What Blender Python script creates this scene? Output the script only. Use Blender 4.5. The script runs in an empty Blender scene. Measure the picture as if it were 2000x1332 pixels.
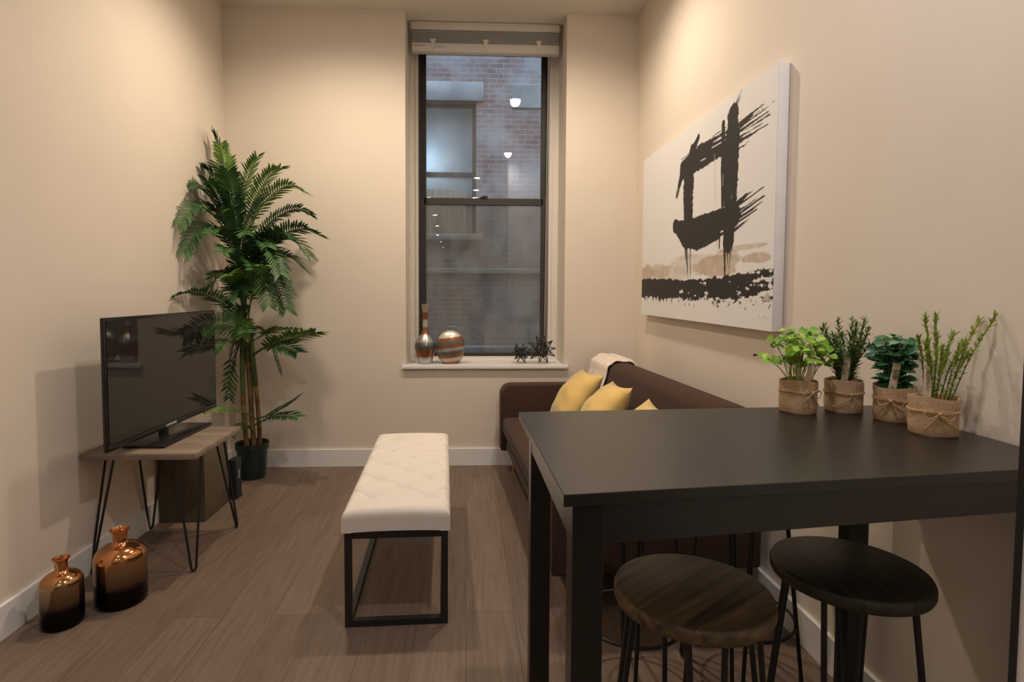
import bpy, bmesh, math, random
import numpy as np
from mathutils import Vector, Matrix, noise as mnoise

C = bpy.context.scene.collection
SC = bpy.context.scene
PI = math.pi

# ------------------------------------------------------------------ camera, world, exposure
YAW, PITCH, ROLL = 0.0419, 0.0487, -0.0039
FPX, PPX, PPY = 1100.74, 957.18, 621.42
CAMZ = 1.28
_cy, _sy, _cp, _sp = math.cos(YAW), math.sin(YAW), math.cos(PITCH), math.sin(PITCH)
_f = Vector((_sy * _cp, _cy * _cp, -_sp)); _r = Vector((_cy, -_sy, 0)); _d = _f.cross(_r)
_c, _s = math.cos(ROLL), math.sin(ROLL)
_r2 = _r * _c + _d * _s; _d2 = _d * _c - _r * _s
cam_data = bpy.data.cameras.new('camera'); cam = bpy.data.objects.new('camera', cam_data); C.objects.link(cam)
mw = Matrix.Identity(4)
for i in range(3):
    mw[i][0] = _r2[i]; mw[i][1] = -_d2[i]; mw[i][2] = -_f[i]
mw[2][3] = CAMZ
cam.matrix_world = mw
cam_data.sensor_width = 36; cam_data.lens = FPX / 2000 * 36
cam_data.shift_x = (1000 - PPX) / 2000; cam_data.shift_y = (PPY - 666) / 2000
cam_data.clip_start = 0.03
SC.camera = cam

SC.view_settings.view_transform = 'Standard'; SC.view_settings.look = 'None'
SC.view_settings.exposure = 0.72; SC.view_settings.gamma = 1.0; SC.view_settings.use_curve_mapping = False

world = bpy.data.worlds.new('dusk_sky'); SC.world = world; world.use_nodes = True
bg = world.node_tree.nodes['Background']
bg.inputs[0].default_value = (0.60, 0.78, 1.0, 1); bg.inputs[1].default_value = 5.6

# room measurements (metres): x to the right, y into the room, z up, camera over the origin
XL, XR, YB, YF, H = -1.704, 1.232, 4.095, -18.5, 3.255
RX0, RX1, YW = -0.438, 0.715, 4.46           # window recess
SILL = 0.738
WARM, SOFT = (1.0, 0.83, 0.64), (1.0, 0.95, 1.0)
LAMPS = [(0.50, 3.12, 60, WARM), (-0.80, 3.12, 62, WARM), (0.59, 0.86, 49, SOFT), (-1.02, 0.86, 5, SOFT), (0.18, -0.94, 5, SOFT), (-0.82, -0.94, 5, SOFT),
         (0.18, -2.13, 5, SOFT), (0.18, -3.04, 5, SOFT), (-0.80, -3.10, 5, SOFT), (-0.82, -5.93, 5, SOFT),
         (-0.90, -8.40, 5, SOFT), (-1.02, -11.25, 5, SOFT), (-1.05, -14.0, 5, SOFT), (-1.08, -16.9, 5, SOFT)]   # x, y, watts, colour

# ------------------------------------------------------------------ helpers
def link(o, parent=None):
    C.objects.link(o)
    if parent is not None: o.parent = parent
    return o

def tag(o, label=None, cat=None, group=None, kind=None):
    if label: o['label'] = label
    if cat: o['category'] = cat
    if group: o['group'] = group
    if kind: o['kind'] = kind
    return o

def thing(name, label, cat, loc=(0, 0, 0), rz=0.0, group=None):
    o = bpy.data.objects.new(name, None); o.empty_display_size = .05
    o.location = loc; o.rotation_euler = (0, 0, rz)
    return tag(link(o), label, cat, group)

def finish(me, smooth=True, angle=40):
    bm = bmesh.new(); bm.from_mesh(me)
    bmesh.ops.recalc_face_normals(bm, faces=bm.faces)
    if smooth:
        for f in bm.faces: f.smooth = True
        a = math.radians(angle)
        for e in bm.edges:
            if len(e.link_faces) == 2 and e.calc_face_angle(0) > a: e.smooth = False
    bm.to_mesh(me); bm.free()

class MB:
    """Collects shapes and links them as one mesh object."""
    def __init__(s): s.v = []; s.f = []
    def add(s, vs, fs):
        n = len(s.v); s.v += [tuple(v) for v in vs]; s.f += [tuple(i + n for i in f) for f in fs]; return s
    def box(s, x0, y0, z0, x1, y1, z1, bevel=0.0, seg=2, M=None):
        bm = bmesh.new(); bmesh.ops.create_cube(bm, size=1)
        for v in bm.verts:
            v.co = Vector(((x0 + x1) / 2 + v.co.x * (x1 - x0), (y0 + y1) / 2 + v.co.y * (y1 - y0), (z0 + z1) / 2 + v.co.z * (z1 - z0)))
        if bevel > 0: bmesh.ops.bevel(bm, geom=bm.edges[:], offset=bevel, segments=seg, profile=.5, affect='EDGES')
        return s.bm(bm, M)
    def bm(s, bm, M=None):
        bm.verts.index_update()
        vs = [(M @ v.co if M else v.co) for v in bm.verts]
        fs = [[v.index for v in f.verts] for f in bm.faces]; bm.free()
        return s.add(vs, fs)
    def prism(s, poly, z0, z1):
        n = len(poly)
        vs = [(x, y, z0) for x, y in poly] + [(x, y, z1) for x, y in poly]
        fs = [tuple(range(n))[::-1], tuple(range(n, 2 * n))] + [(i, (i + 1) % n, n + (i + 1) % n, n + i) for i in range(n)]
        return s.add(vs, fs)
    def tube(s, pts, r, n=8, cap=True, closed=False):
        pts = [Vector(p) for p in pts]; k = len(pts)
        rr = r if isinstance(r, (list, tuple)) else [r] * k
        t0 = (pts[1] - pts[0]).normalized()
        ref = Vector((0, 0, 1)) if abs(t0.z) < .9 else Vector((1, 0, 0))
        a = t0.cross(ref).normalized(); vs = []; fs = []
        for i in range(k):
            if closed: t = (pts[(i + 1) % k] - pts[i - 1]).normalized()
            else: t = (pts[min(i + 1, k - 1)] - pts[max(i - 1, 0)]).normalized()
            a = (a - t * a.dot(t)).normalized(); b = t.cross(a)
            for j in range(n):
                th = 2 * PI * j / n; vs.append(pts[i] + (a * math.cos(th) + b * math.sin(th)) * rr[i])
        for i in range(k if closed else k - 1):
            i2 = (i + 1) % k
            for j in range(n): fs.append((i * n + j, i * n + (j + 1) % n, i2 * n + (j + 1) % n, i2 * n + j))
        if cap and not closed: fs += [tuple(range(n))[::-1], tuple(range((k - 1) * n, k * n))]
        return s.add(vs, fs)
    def lathe(s, prof, n=32, c=(0, 0, 0), sx=1, sy=1):
        vs = []; fs = []; k = len(prof)
        for r, z in prof:
            for j in range(n):
                th = 2 * PI * j / n; vs.append((c[0] + sx * r * math.cos(th), c[1] + sy * r * math.sin(th), c[2] + z))
        for i in range(k - 1):
            for j in range(n): fs.append((i * n + j, i * n + (j + 1) % n, (i + 1) * n + (j + 1) % n, (i + 1) * n + j))
        if prof[0][0] > 1e-6: fs.append(tuple(range(n))[::-1])
        if prof[-1][0] > 1e-6: fs.append(tuple(range((k - 1) * n, k * n)))
        return s.add(vs, fs)
    def grid(s, fn, nu, nv):
        vs = [fn(i / nu, j / nv) for j in range(nv + 1) for i in range(nu + 1)]
        fs = [(j * (nu + 1) + i, j * (nu + 1) + i + 1, (j + 1) * (nu + 1) + i + 1, (j + 1) * (nu + 1) + i) for j in range(nv) for i in range(nu)]
        return s.add(vs, fs)
    def build(s, name, m, parent=None, smooth=True, angle=40, weld=0.0):
        me = bpy.data.meshes.new(name); me.from_pydata(s.v, [], s.f); me.update()
        if weld:
            bm = bmesh.new(); bm.from_mesh(me); bmesh.ops.remove_doubles(bm, verts=bm.verts, dist=weld); bm.to_mesh(me); bm.free()
        finish(me, smooth, angle)
        if m is not None: me.materials.append(m)
        return link(bpy.data.objects.new(name, me), parent)

def struct(name, mb, m, parent=None, smooth=False, label=None):
    o = mb.build(name, m, parent, smooth)
    if parent is None: o['kind'] = 'structure'
    if label: o['label'] = label
    return o

def text(name, body, m, parent, loc, rot, size, extrude=.0004, align='CENTER'):
    cu = bpy.data.curves.new(name, 'FONT'); cu.body = body; cu.size = size; cu.extrude = extrude
    cu.align_x = align; cu.align_y = 'CENTER'; cu.materials.append(m)
    tmp = bpy.data.objects.new(name + '_outline', cu); C.objects.link(tmp)
    me = bpy.data.meshes.new_from_object(tmp.evaluated_get(bpy.context.evaluated_depsgraph_get())); me.name = name
    bpy.data.objects.remove(tmp); me.materials.clear(); me.materials.append(m)
    o = bpy.data.objects.new(name, me); o.location = loc; o.rotation_euler = rot
    return link(o, parent)

# ------------------------------------------------------------------ materials
def newmat(name):
    m = bpy.data.materials.new(name); m.use_nodes = True
    return m, m.node_tree, m.node_tree.nodes['Principled BSDF']
def nd(t, kind, **kw):
    n = t.nodes.new(kind)
    for k, v in kw.items():
        if k in n.inputs: n.inputs[k].default_value = v
        else: setattr(n, k, v)
    return n
def coords(t, scale=(1, 1, 1), rot=(0, 0, 0), out='Object'):
    tc = nd(t, 'ShaderNodeTexCoord'); mp = nd(t, 'ShaderNodeMapping')
    mp.inputs['Scale'].default_value = scale; mp.inputs['Rotation'].default_value = rot
    t.links.new(tc.outputs[out], mp.inputs[0]); return mp.outputs[0]
def ramp(t, fac, stops):
    r = nd(t, 'ShaderNodeValToRGB'); el = r.color_ramp.elements
    while len(el) < len(stops): el.new(.5)
    for e, (p, c) in zip(el, stops): e.position = p; e.color = (*c, 1)
    t.links.new(fac, r.inputs[0]); return r.outputs[0]
def bump(t, p, h, strength=.2, dist=.01):
    b = nd(t, 'ShaderNodeBump'); b.inputs['Strength'].default_value = strength; b.inputs['Distance'].default_value = dist
    t.links.new(h, b.inputs['Height']); t.links.new(b.outputs[0], p.inputs['Normal'])
def mat(name, col, rough=.5, metal=0., var=.0, scale=20., bmp=0., bscale=None, stretch=(1, 1, 1), sheen=0., spec=.5, coat=0.):
    m, t, p = newmat(name)
    p.inputs['Roughness'].default_value = rough; p.inputs['Metallic'].default_value = metal
    p.inputs['Specular IOR Level'].default_value = spec
    if sheen: p.inputs['Sheen Weight'].default_value = sheen; p.inputs['Sheen Roughness'].default_value = .4
    if coat: p.inputs['Coat Weight'].default_value = coat
    p.inputs['Base Color'].default_value = (*col, 1)
    v = coords(t, stretch)
    n = nd(t, 'ShaderNodeTexNoise'); n.inputs['Scale'].default_value = scale; n.inputs['Detail'].default_value = 5
    t.links.new(v, n.inputs['Vector'])
    if var:
        c = ramp(t, n.outputs['Fac'], [(.3, tuple(x * (1 - var) for x in col)), (.7, tuple(min(1, x * (1 + var)) for x in col))])
        t.links.new(c, p.inputs['Base Color'])
    if bmp:
        n2 = nd(t, 'ShaderNodeTexNoise'); n2.inputs['Scale'].default_value = bscale or scale; n2.inputs['Detail'].default_value = 4
        t.links.new(v, n2.inputs['Vector']); bump(t, p, n2.outputs['Fac'], bmp, .005)
    return m
def emit(name, col, s):
    m, t, p = newmat(name); p.inputs['Base Color'].default_value = (*col, 1)
    p.inputs['Emission Color'].default_value = (*col, 1); p.inputs['Emission Strength'].default_value = s
    return m

M = {}
M['wall'] = mat('wall_paint', (.75, .67, .58), .62, var=.015, scale=3, bmp=.05, bscale=180, spec=.3)
M['ceiling'] = mat('ceiling_paint', (.74, .70, .63), .75, var=.01, scale=3, spec=.2)
M['trim'] = mat('trim_paint', (.82, .81, .80), .35, var=.01, scale=5)
M['casing'] = mat('window_casing_paint', (.74, .71, .66), .4, var=.015, scale=6)
M['black_metal'] = mat('black_powder_coat', (.012, .012, .012), .42, var=.1, scale=60, bmp=.03, bscale=300)
M['table'] = mat('black_brown_laminate', (.013, .011, .0095), .33, var=.15, scale=8, stretch=(1, 14, 14), spec=.6)
M['bronze_frame'] = mat('dark_bronze_aluminium', (.035, .030, .025), .45, var=.1, scale=10)
M['black_plastic'] = mat('gloss_black_plastic', (.010, .010, .011), .22, var=.05, scale=30)
M['matte_black'] = mat('matte_black_plastic', (.012, .012, .013), .5, var=.05, scale=30)
M['silver_text'] = mat('silver_lettering', (.75, .75, .75), .4, var=.02)
M['grey_text'] = mat('grey_lettering', (.35, .35, .34), .6, var=.02)
M['dark_text'] = mat('dark_printed_lettering', (.06, .06, .05), .7, var=.02)
M['red_text'] = mat('red_printed_warning', (.55, .06, .02), .6, var=.02)
M['blind'] = mat('white_blind_vinyl', (.70, .68, .64), .4, var=.02, scale=12)
M['blind_slat'] = mat('grey_blind_slats', (.42, .41, .40), .5, var=.05, scale=20)
M['linen'] = mat('cream_linen', (.74, .68, .61), .85, var=.035, scale=240, bmp=.12, bscale=700, sheen=.15, spec=.2)
M['sofa'] = mat('dark_brown_weave', (.062, .034, .023), .9, var=.22, scale=260, bmp=.25, bscale=600, sheen=.08, spec=.2)
M['yellow'] = mat('mustard_velvet', (.72, .50, .17), .7, var=.10, scale=9, bmp=.08, bscale=400, sheen=.5, spec=.25)
M['throw'] = mat('cream_knit_throw', (.78, .68, .60), .9, var=.05, scale=90, bmp=.3, bscale=300, sheen=.3, spec=.2)
M['blond_wood'] = mat('blond_wood', (.55, .34, .14), .45, var=.15, scale=14, stretch=(6, 6, 1))
M['pot_green'] = mat('dark_green_nursery_plastic', (.012, .030, .028), .4, var=.08, scale=20)
M['soil'] = mat('dark_soil', (.045, .03, .02), .95, var=.4, scale=60, bmp=.6, bscale=70)
M['burlap'] = mat('burlap', (.52, .36, .22), .95, var=.14, scale=130, bmp=.5, bscale=420, spec=.15)
M['twine'] = mat('jute_twine', (.52, .35, .18), .9, var=.2, scale=200, bmp=.4, bscale=500, spec=.15)
M['stick'] = mat('pale_wood_marker', (.62, .50, .36), .7, var=.08, scale=20, stretch=(1, 1, .2))
M['steel'] = mat('brushed_steel', (.5, .5, .5), .3, metal=1., var=.05)
M['wire'] = mat('black_wire', (.014, .013, .011), .45, var=.1, scale=40)
M['grey_wood_box'] = mat('weathered_taupe_box', (.115, .088, .055), .6, var=.18, scale=6, stretch=(8, 8, .7))
M['concrete'] = mat('weathered_concrete', (.33, .34, .34), .9, var=.25, scale=3, bmp=.2, bscale=15)
M['roofing'] = mat('blue_grey_roofing', (.16, .20, .26), .9, var=.35, scale=4, bmp=.3, bscale=20)
M['dark_window'] = mat('dark_neighbour_glass', (.05, .055, .06), .25, var=.1, scale=2)
M['curtain'] = mat('beige_curtain', (.42, .37, .28), .9, var=.12, scale=6, stretch=(8, 1, .2))
M['lamp_disc'] = emit('downlight_diffuser', (1.0, .88, .70), 45.0)
M['lamp_ring'] = mat('downlight_white_ring', (.8, .8, .78), .4, var=.01)
M['globe'] = emit('neighbour_lamp_globe', (.72, .86, 1.0), 9.0)

def leafmat(name, c0, c1, rough=.45, scale=9):
    m, t, p = newmat(name); v = coords(t)
    n = nd(t, 'ShaderNodeTexNoise'); n.inputs['Scale'].default_value = scale; t.links.new(v, n.inputs['Vector'])
    t.links.new(ramp(t, n.outputs['Fac'], [(.35, c0), (.65, c1)]), p.inputs['Base Color'])
    p.inputs['Roughness'].default_value = rough
    p.inputs['Subsurface Weight'].default_value = 0
    return m
M['palm'] = leafmat('palm_leaf', (.022, .075, .024), (.060, .155, .038), .45)
M['palm_young'] = leafmat('young_palm_leaf', (.08, .20, .03), (.20, .34, .06), .45)
M['palm_stem'] = leafmat('palm_cane', (.10, .055, .018), (.30, .18, .06), .6, 14)
M['palm_sheath'] = leafmat('palm_green_sheath', (.05, .08, .02), (.14, .16, .05), .6, 10)
M['parsley'] = leafmat('bright_round_leaf', (.10, .28, .015), (.30, .48, .04), .5, 30)
M['rosemary'] = leafmat('rosemary_needle', (.06, .14, .03), (.18, .28, .08), .55, 30)
M['basil'] = leafmat('dark_oval_leaf', (.018, .085, .03), (.05, .17, .06), .4, 25)
M['lime'] = leafmat('yellow_green_sprig', (.20, .30, .04), (.42, .50, .09), .5, 25)

# wood floor: planks run into the room
def floor_mat():
    m, t, p = newmat('grey_brown_plank_floor')
    v = coords(t, (1, 1, 1), (0, 0, PI / 2))
    b = nd(t, 'ShaderNodeTexBrick'); b.offset = .37; b.offset_frequency = 2
    b.inputs['Scale'].default_value = 1; b.inputs['Brick Width'].default_value = 1.6; b.inputs['Row Height'].default_value = .19
    b.inputs['Mortar Size'].default_value = .0016; b.inputs['Mortar Smooth'].default_value = .3
    b.inputs['Color1'].default_value = (.200, .143, .106, 1); b.inputs['Color2'].default_value = (.165, .115, .085, 1)
    b.inputs['Mortar'].default_value = (.10, .070, .052, 1)
    t.links.new(v, b.inputs['Vector'])
    v2 = coords(t, (26, 1.6, 26))
    n = nd(t, 'ShaderNodeTexNoise'); n.inputs['Scale'].default_value = 2.2; n.inputs['Detail'].default_value = 8; n.inputs['Roughness'].default_value = .62
    n.inputs['Distortion'].default_value = .6
    t.links.new(v2, n.inputs['Vector'])
    g = ramp(t, n.outputs['Fac'], [(.25, (.66, .66, .66)), (.75, (1.22, 1.22, 1.22))])
    mx = nd(t, 'ShaderNodeMix', data_type='RGBA', blend_type='MULTIPLY'); mx.inputs['Factor'].default_value = 1
    t.links.new(b.outputs['Color'], mx.inputs[6]); t.links.new(g, mx.inputs[7])
    t.links.new(mx.outputs[2], p.inputs['Base Color'])
    p.inputs['Roughness'].default_value = .48; bump(t, p, n.outputs['Fac'], .12, .003)
    return m
M['floor'] = floor_mat()

def wood_mat(name, dark, light, stretch, scale=3., rough=.5, dist=2.):
    m, t, p = newmat(name); v = coords(t, stretch)
    w = nd(t, 'ShaderNodeTexNoise'); w.inputs['Scale'].default_value = scale; w.inputs['Detail'].default_value = 6; w.inputs['Distortion'].default_value = dist
    t.links.new(v, w.inputs['Vector'])
    t.links.new(ramp(t, w.outputs['Fac'], [(.32, dark), (.5, tuple((a + b) / 2 for a, b in zip(dark, light))), (.68, light)]), p.inputs['Base Color'])
    p.inputs['Roughness'].default_value = rough; bump(t, p, w.outputs['Fac'], .15, .004)
    return m
M['stand_wood'] = wood_mat('grey_oak_veneer', (.17, .125, .09), (.31, .24, .18), (1.2, 16, 16), 2.2, .5, .8)
M['seat_brown'] = wood_mat('dark_stained_brown_wood', (.016, .012, .008), (.17, .105, .050), (1.0, 17, 17), 1.7, .5, 1.4)
M['seat_black'] = wood_mat('black_stained_wood', (.006, .006, .004), (.042, .036, .022), (15, 1.2, 15), 1.6, .5, 2.2)

# brick outside
def brick_mat():
    m, t, p = newmat('old_whitewashed_brick'); v = coords(t, (1, 1, 1), (PI / 2, 0, 0))
    b = nd(t, 'ShaderNodeTexBrick'); b.inputs['Scale'].default_value = 1
    b.inputs['Brick Width'].default_value = .23; b.inputs['Row Height'].default_value = .078
    b.inputs['Mortar Size'].default_value = .009; b.inputs['Mortar Smooth'].default_value = .4
    b.inputs['Color1'].default_value = (.24, .12, .10, 1); b.inputs['Color2'].default_value = (.16, .085, .08, 1)
    b.inputs['Mortar'].default_value = (.30, .28, .27, 1); t.links.new(v, b.inputs['Vector'])
    n = nd(t, 'ShaderNodeTexNoise'); n.inputs['Scale'].default_value = 1.3; n.inputs['Detail'].default_value = 9; n.inputs['Roughness'].default_value = .72
    t.links.new(v, n.inputs['Vector'])
    f = ramp(t, n.outputs['Fac'], [(.36, (.05, .05, .05)), (.60, (.8, .8, .8))])
    mx = nd(t, 'ShaderNodeMix', data_type='RGBA'); t.links.new(f, mx.inputs['Factor'])
    t.links.new(b.outputs['Color'], mx.inputs[6]); mx.inputs[7].default_value = (.42, .42, .42, 1)
    t.links.new(mx.outputs[2], p.inputs['Base Color']); p.inputs['Roughness'].default_value = .9
    bump(t, p, b.outputs['Fac'], -.3, .01)
    return m
M['brick'] = brick_mat()

def glass_mat(name, haze, refl=1.0, tint=(.97, .98, .98)):
    m = bpy.data.materials.new(name); m.use_nodes = True; t = m.node_tree; t.nodes.clear()
    out = nd(t, 'ShaderNodeOutputMaterial'); tr = nd(t, 'ShaderNodeBsdfTransparent'); gl = nd(t, 'ShaderNodeBsdfGlossy')
    gl.inputs['Roughness'].default_value = 0.0; tr.inputs['Color'].default_value = (*tint, 1)
    fr = nd(t, 'ShaderNodeFresnel'); fr.inputs['IOR'].default_value = 1.5
    mm = nd(t, 'ShaderNodeMath', operation='MULTIPLY'); mm.inputs[1].default_value = refl; t.links.new(fr.outputs[0], mm.inputs[0])
    m1 = nd(t, 'ShaderNodeMixShader'); t.links.new(mm.outputs[0], m1.inputs[0]); t.links.new(tr.outputs[0], m1.inputs[1]); t.links.new(gl.outputs[0], m1.inputs[2])
    df = nd(t, 'ShaderNodeBsdfDiffuse'); df.inputs['Color'].default_value = (.62, .62, .60, 1)
    v = coords(t, (1, 1, .35)); n = nd(t, 'ShaderNodeTexNoise'); n.inputs['Scale'].default_value = 9; n.inputs['Detail'].default_value = 6; t.links.new(v, n.inputs['Vector'])
    h = nd(t, 'ShaderNodeMapRange'); h.inputs['From Min'].default_value = .3; h.inputs['From Max'].default_value = .7
    h.inputs['To Min'].default_value = haze * .5; h.inputs['To Max'].default_value = haze * 1.5; t.links.new(n.outputs['Fac'], h.inputs['Value'])
    m2 = nd(t, 'ShaderNodeMixShader'); t.links.new(h.outputs[0], m2.inputs[0]); t.links.new(m1.outputs[0], m2.inputs[1]); t.links.new(df.outputs[0], m2.inputs[2])
    t.links.new(m2.outputs[0], out.inputs[0]); return m
M['glass_upper'] = glass_mat('dusty_upper_glass', .10, 1.2)
M['glass_lower'] = glass_mat('dusty_darkened_lower_glass', .13, 1.5, (.72, .69, .64))  # brown tint put in to darken the view through the lower sash

def frosted():
    m = bpy.data.materials.new('frosted_neighbour_pane'); m.use_nodes = True; t = m.node_tree; t.nodes.clear()
    out = nd(t, 'ShaderNodeOutputMaterial'); a = nd(t, 'ShaderNodeBsdfTranslucent'); b = nd(t, 'ShaderNodeBsdfDiffuse'); mx = nd(t, 'ShaderNodeMixShader')
    v = coords(t); n = nd(t, 'ShaderNodeTexNoise'); n.inputs['Scale'].default_value = 3; t.links.new(v, n.inputs['Vector'])
    c = ramp(t, n.outputs['Fac'], [(.3, (.30, .33, .35)), (.7, (.38, .41, .43))]); t.links.new(c, a.inputs[0]); t.links.new(c, b.inputs[0])
    mx.inputs[0].default_value = .45; t.links.new(a.outputs[0], mx.inputs[1]); t.links.new(b.outputs[0], mx.inputs[2]); t.links.new(mx.outputs[0], out.inputs[0])
    return m
M['frosted'] = frosted()

# tv screen
def screen_mat():
    m, t, p = newmat('dark_tv_screen'); p.inputs['Base Color'].default_value = (.02, .0185, .017, 1)
    v = coords(t); n = nd(t, 'ShaderNodeTexNoise'); n.inputs['Scale'].default_value = 400; t.links.new(v, n.inputs['Vector'])
    r = nd(t, 'ShaderNodeMapRange'); r.inputs['To Min'].default_value = .02; r.inputs['To Max'].default_value = .035
    t.links.new(n.outputs['Fac'], r.inputs['Value']); t.links.new(r.outputs[0], p.inputs['Roughness']); return m
M['screen'] = screen_mat()

# copper mercury glass that turns black towards the foot, and banded vases
def height_mat(name, stops, rough, metal, z0, z1, wob=.03, scale=12., tilt=0.):
    m, t, p = newmat(name); v = coords(t); sp = nd(t, 'ShaderNodeSeparateXYZ'); t.links.new(v, sp.inputs[0])
    n = nd(t, 'ShaderNodeTexNoise'); n.inputs['Scale'].default_value = scale; n.inputs['Detail'].default_value = 4; t.links.new(v, n.inputs['Vector'])
    mr = nd(t, 'ShaderNodeMapRange'); mr.inputs['From Min'].default_value = z0; mr.inputs['From Max'].default_value = z1
    if tilt:
        ma0 = nd(t, 'ShaderNodeMath', operation='MULTIPLY_ADD'); ma0.inputs[1].default_value = tilt
        t.links.new(sp.outputs[0], ma0.inputs[0]); t.links.new(sp.outputs[2], ma0.inputs[2]); t.links.new(ma0.outputs[0], mr.inputs['Value'])
    else: t.links.new(sp.outputs[2], mr.inputs['Value'])
    ma = nd(t, 'ShaderNodeMath', operation='MULTIPLY_ADD'); ma.inputs[1].default_value = wob; t.links.new(n.outputs['Fac'], ma.inputs[0]); t.links.new(mr.outputs[0], ma.inputs[2])
    t.links.new(ramp(t, ma.outputs[0], stops), p.inputs['Base Color']); p.inputs['Roughness'].default_value = rough; p.inputs['Metallic'].default_value = metal
    return m
COP = (.62, .29, .12); BRZ = (.36, .24, .12); BLK = (.012, .009, .009)
M['mercury'] = height_mat('copper_mercury_glass', [(.0, BLK), (.30, (.02, .013, .012)), (.40, (.17, .115, .08)), (.64, (.38, .26, .14)), (.76, COP), (1., (.60, .28, .13))], .13, .95, 0, .27, .05, 60)
def bands(cols, w):
    st = []; n = len(cols); e = .012
    for i, c in enumerate(cols):
        st += [(i / n + (e if i else 0), c), ((i + 1) / n - e, c)]
    return st
SLV = (.42, .43, .42); DSV = (.16, .17, .17); CPR = (.33, .13, .055); WHT = (.75, .70, .62)
M['vase_neck'] = height_mat('banded_copper_silver_glaze', bands([SLV, CPR, DSV, SLV, CPR, (.6, .6, .58), CPR, (.5, .45, .38)][:8], 1), .3, .75, 0, .44, .015, 25)
M['vase_round'] = height_mat('banded_copper_silver_moon_glaze', bands([CPR, SLV, CPR, DSV, SLV, CPR, DSV, CPR, WHT, WHT], 1), .35, .6, 0, .25, .03, 25, -.12)
random.seed(7)

# ------------------------------------------------------------------ the setting
fl = MB().box(XL - .12, YF - .12, -.1, XR + .12, YB + .12, 0); struct('floor', fl, M['floor'])
ce = MB().box(XL - .12, YF - .12, H, XR + .12, YB, H + .12)
ce.box(XL - .12, YB, H, XR + .12, YW + .2, H + .12); struct('ceiling', ce, M['ceiling'])
struct('wall_left', MB().box(XL - .12, YF, 0, XL, YB, H), M['wall'])
struct('wall_right', MB().box(XR, YF, 0, XR + .12, YB, H), M['wall'])
struct('wall_front', MB().box(XL - .12, YF - .12, 0, XR + .12, YF, H), M['wall'])
wb = MB()
wb.box(XL - .12, YB, 0, RX0, YW + .2, H); wb.box(RX1, YB, 0, XR + .12, YW + .2, H)
wb.box(RX0, YB, 0, RX1, YW + .2, SILL - .026); struct('wall_back', wb, M['wall'])
BH, BT = .124, .016
def base(name, poly): struct(name, MB().prism(poly, 0, BH), M['trim'])
base('baseboard_left', [(XL, YF), (XL + BT, YF), (XL + BT, YB - BT), (XL, YB - BT)])
base('baseboard_right', [(XR - BT, .66), (XR, .66), (XR, YB - BT), (XR - BT, YB - BT)])
base('baseboard_back', [(XL, YB - BT), (XR, YB - BT), (XR, YB), (XL, YB)])
# white casing of the opening beside the table, right at the frame's edge
tr = struct('trim_1', MB().box(.612, .42, 0, XR, .585, H, .003), M['trim'])
MB().box(.6095, .582, 0, .615, .589, H - .4).build('dark_gap_strip', M['matte_black'], tr, False)  # black strip standing in for the dark gap along the casing's edge

# window: white sill, casing, dark bronze double-hung sashes
win = bpy.data.objects.new('window_1', None); link(win); win['kind'] = 'structure'
def wpart(name, mb, m, smooth=False, parent=None): return mb.build(name, m, parent or win, smooth)
wpart('window_sill', MB().box(RX0 - .028, YB - .028, SILL - .026, RX1 + .028, YB - .0005, SILL, .004).box(RX0 + .001, YB - .01, SILL - .026, RX1 - .001, YW, SILL), M['trim'])
cx0, cx1 = RX0 + .063, RX1 - .072
cas = MB().box(RX0, YW - .03, SILL, cx0, YW + .05, H).box(cx1, YW - .03, SILL, RX1, YW + .05, H)
cas.box(cx0, YW - .005, SILL, cx1, YW + .05, SILL + .022); cas.box(cx0, YW - .01, 3.16, cx1, YW + .05, H)
for xx in (cx0 - .02, cx1 + .008): cas.box(xx, YW - .038, SILL, xx + .012, YW - .03, H)
wpart('window_casing', cas, M['casing'])
zb0, zm0, zm1, zt = SILL + .022, 1.952, 2.006, 3.165
fw = .052
fr = MB().box(cx0, YW, zb0, cx0 + .018, YW + .09, zt).box(cx1 - .018, YW, zb0, cx1, YW + .09, zt).box(cx0, YW, zb0, cx1, YW + .09, zb0 + .006)
wpart('window_frame', fr, M['bronze_frame'])
def sash(name, z0, z1, y, bot, top, gm):
    x0, x1 = cx0 + .012, cx1 - .012
    s = MB().box(x0, y, z0, x0 + fw - .008, y + .03, z1, .002).box(x1 - fw + .008, y, z0, x1, y + .03, z1, .002)
    s.box(x0 + .03, y, z0, x1 - .03, y + .03, z0 + bot, .002).box(x0 + .03, y, z1 - top, x1 - .03, y + .03, z1, .002)
    o = wpart(name, s, M['bronze_frame'])
    MB().box(x0 + fw - .012, y + .013, z0 + bot - .005, x1 - fw + .012, y + .017, z1 - top + .005).build('pane', gm, o, False)
    return o
lo = sash('lower_sash', zb0 + .004, zm1, YW + .008, .024, zm1 - zm0, M['glass_lower'])
up = sash('upper_sash', zm0 + .01, zt, YW + .045, .040, .04, M['glass_upper'])
xm = (cx0 + cx1) / 2 + .0
MB().box(xm - .03, YW - .004, zm1, xm + .03, YW + .03, zm1 + .008, .003).box(xm - .012, YW - .008, zm1 + .008, xm + .03, YW + .014, zm1 + .017, .003).build('sash_lock', M['bronze_frame'], lo)

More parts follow.
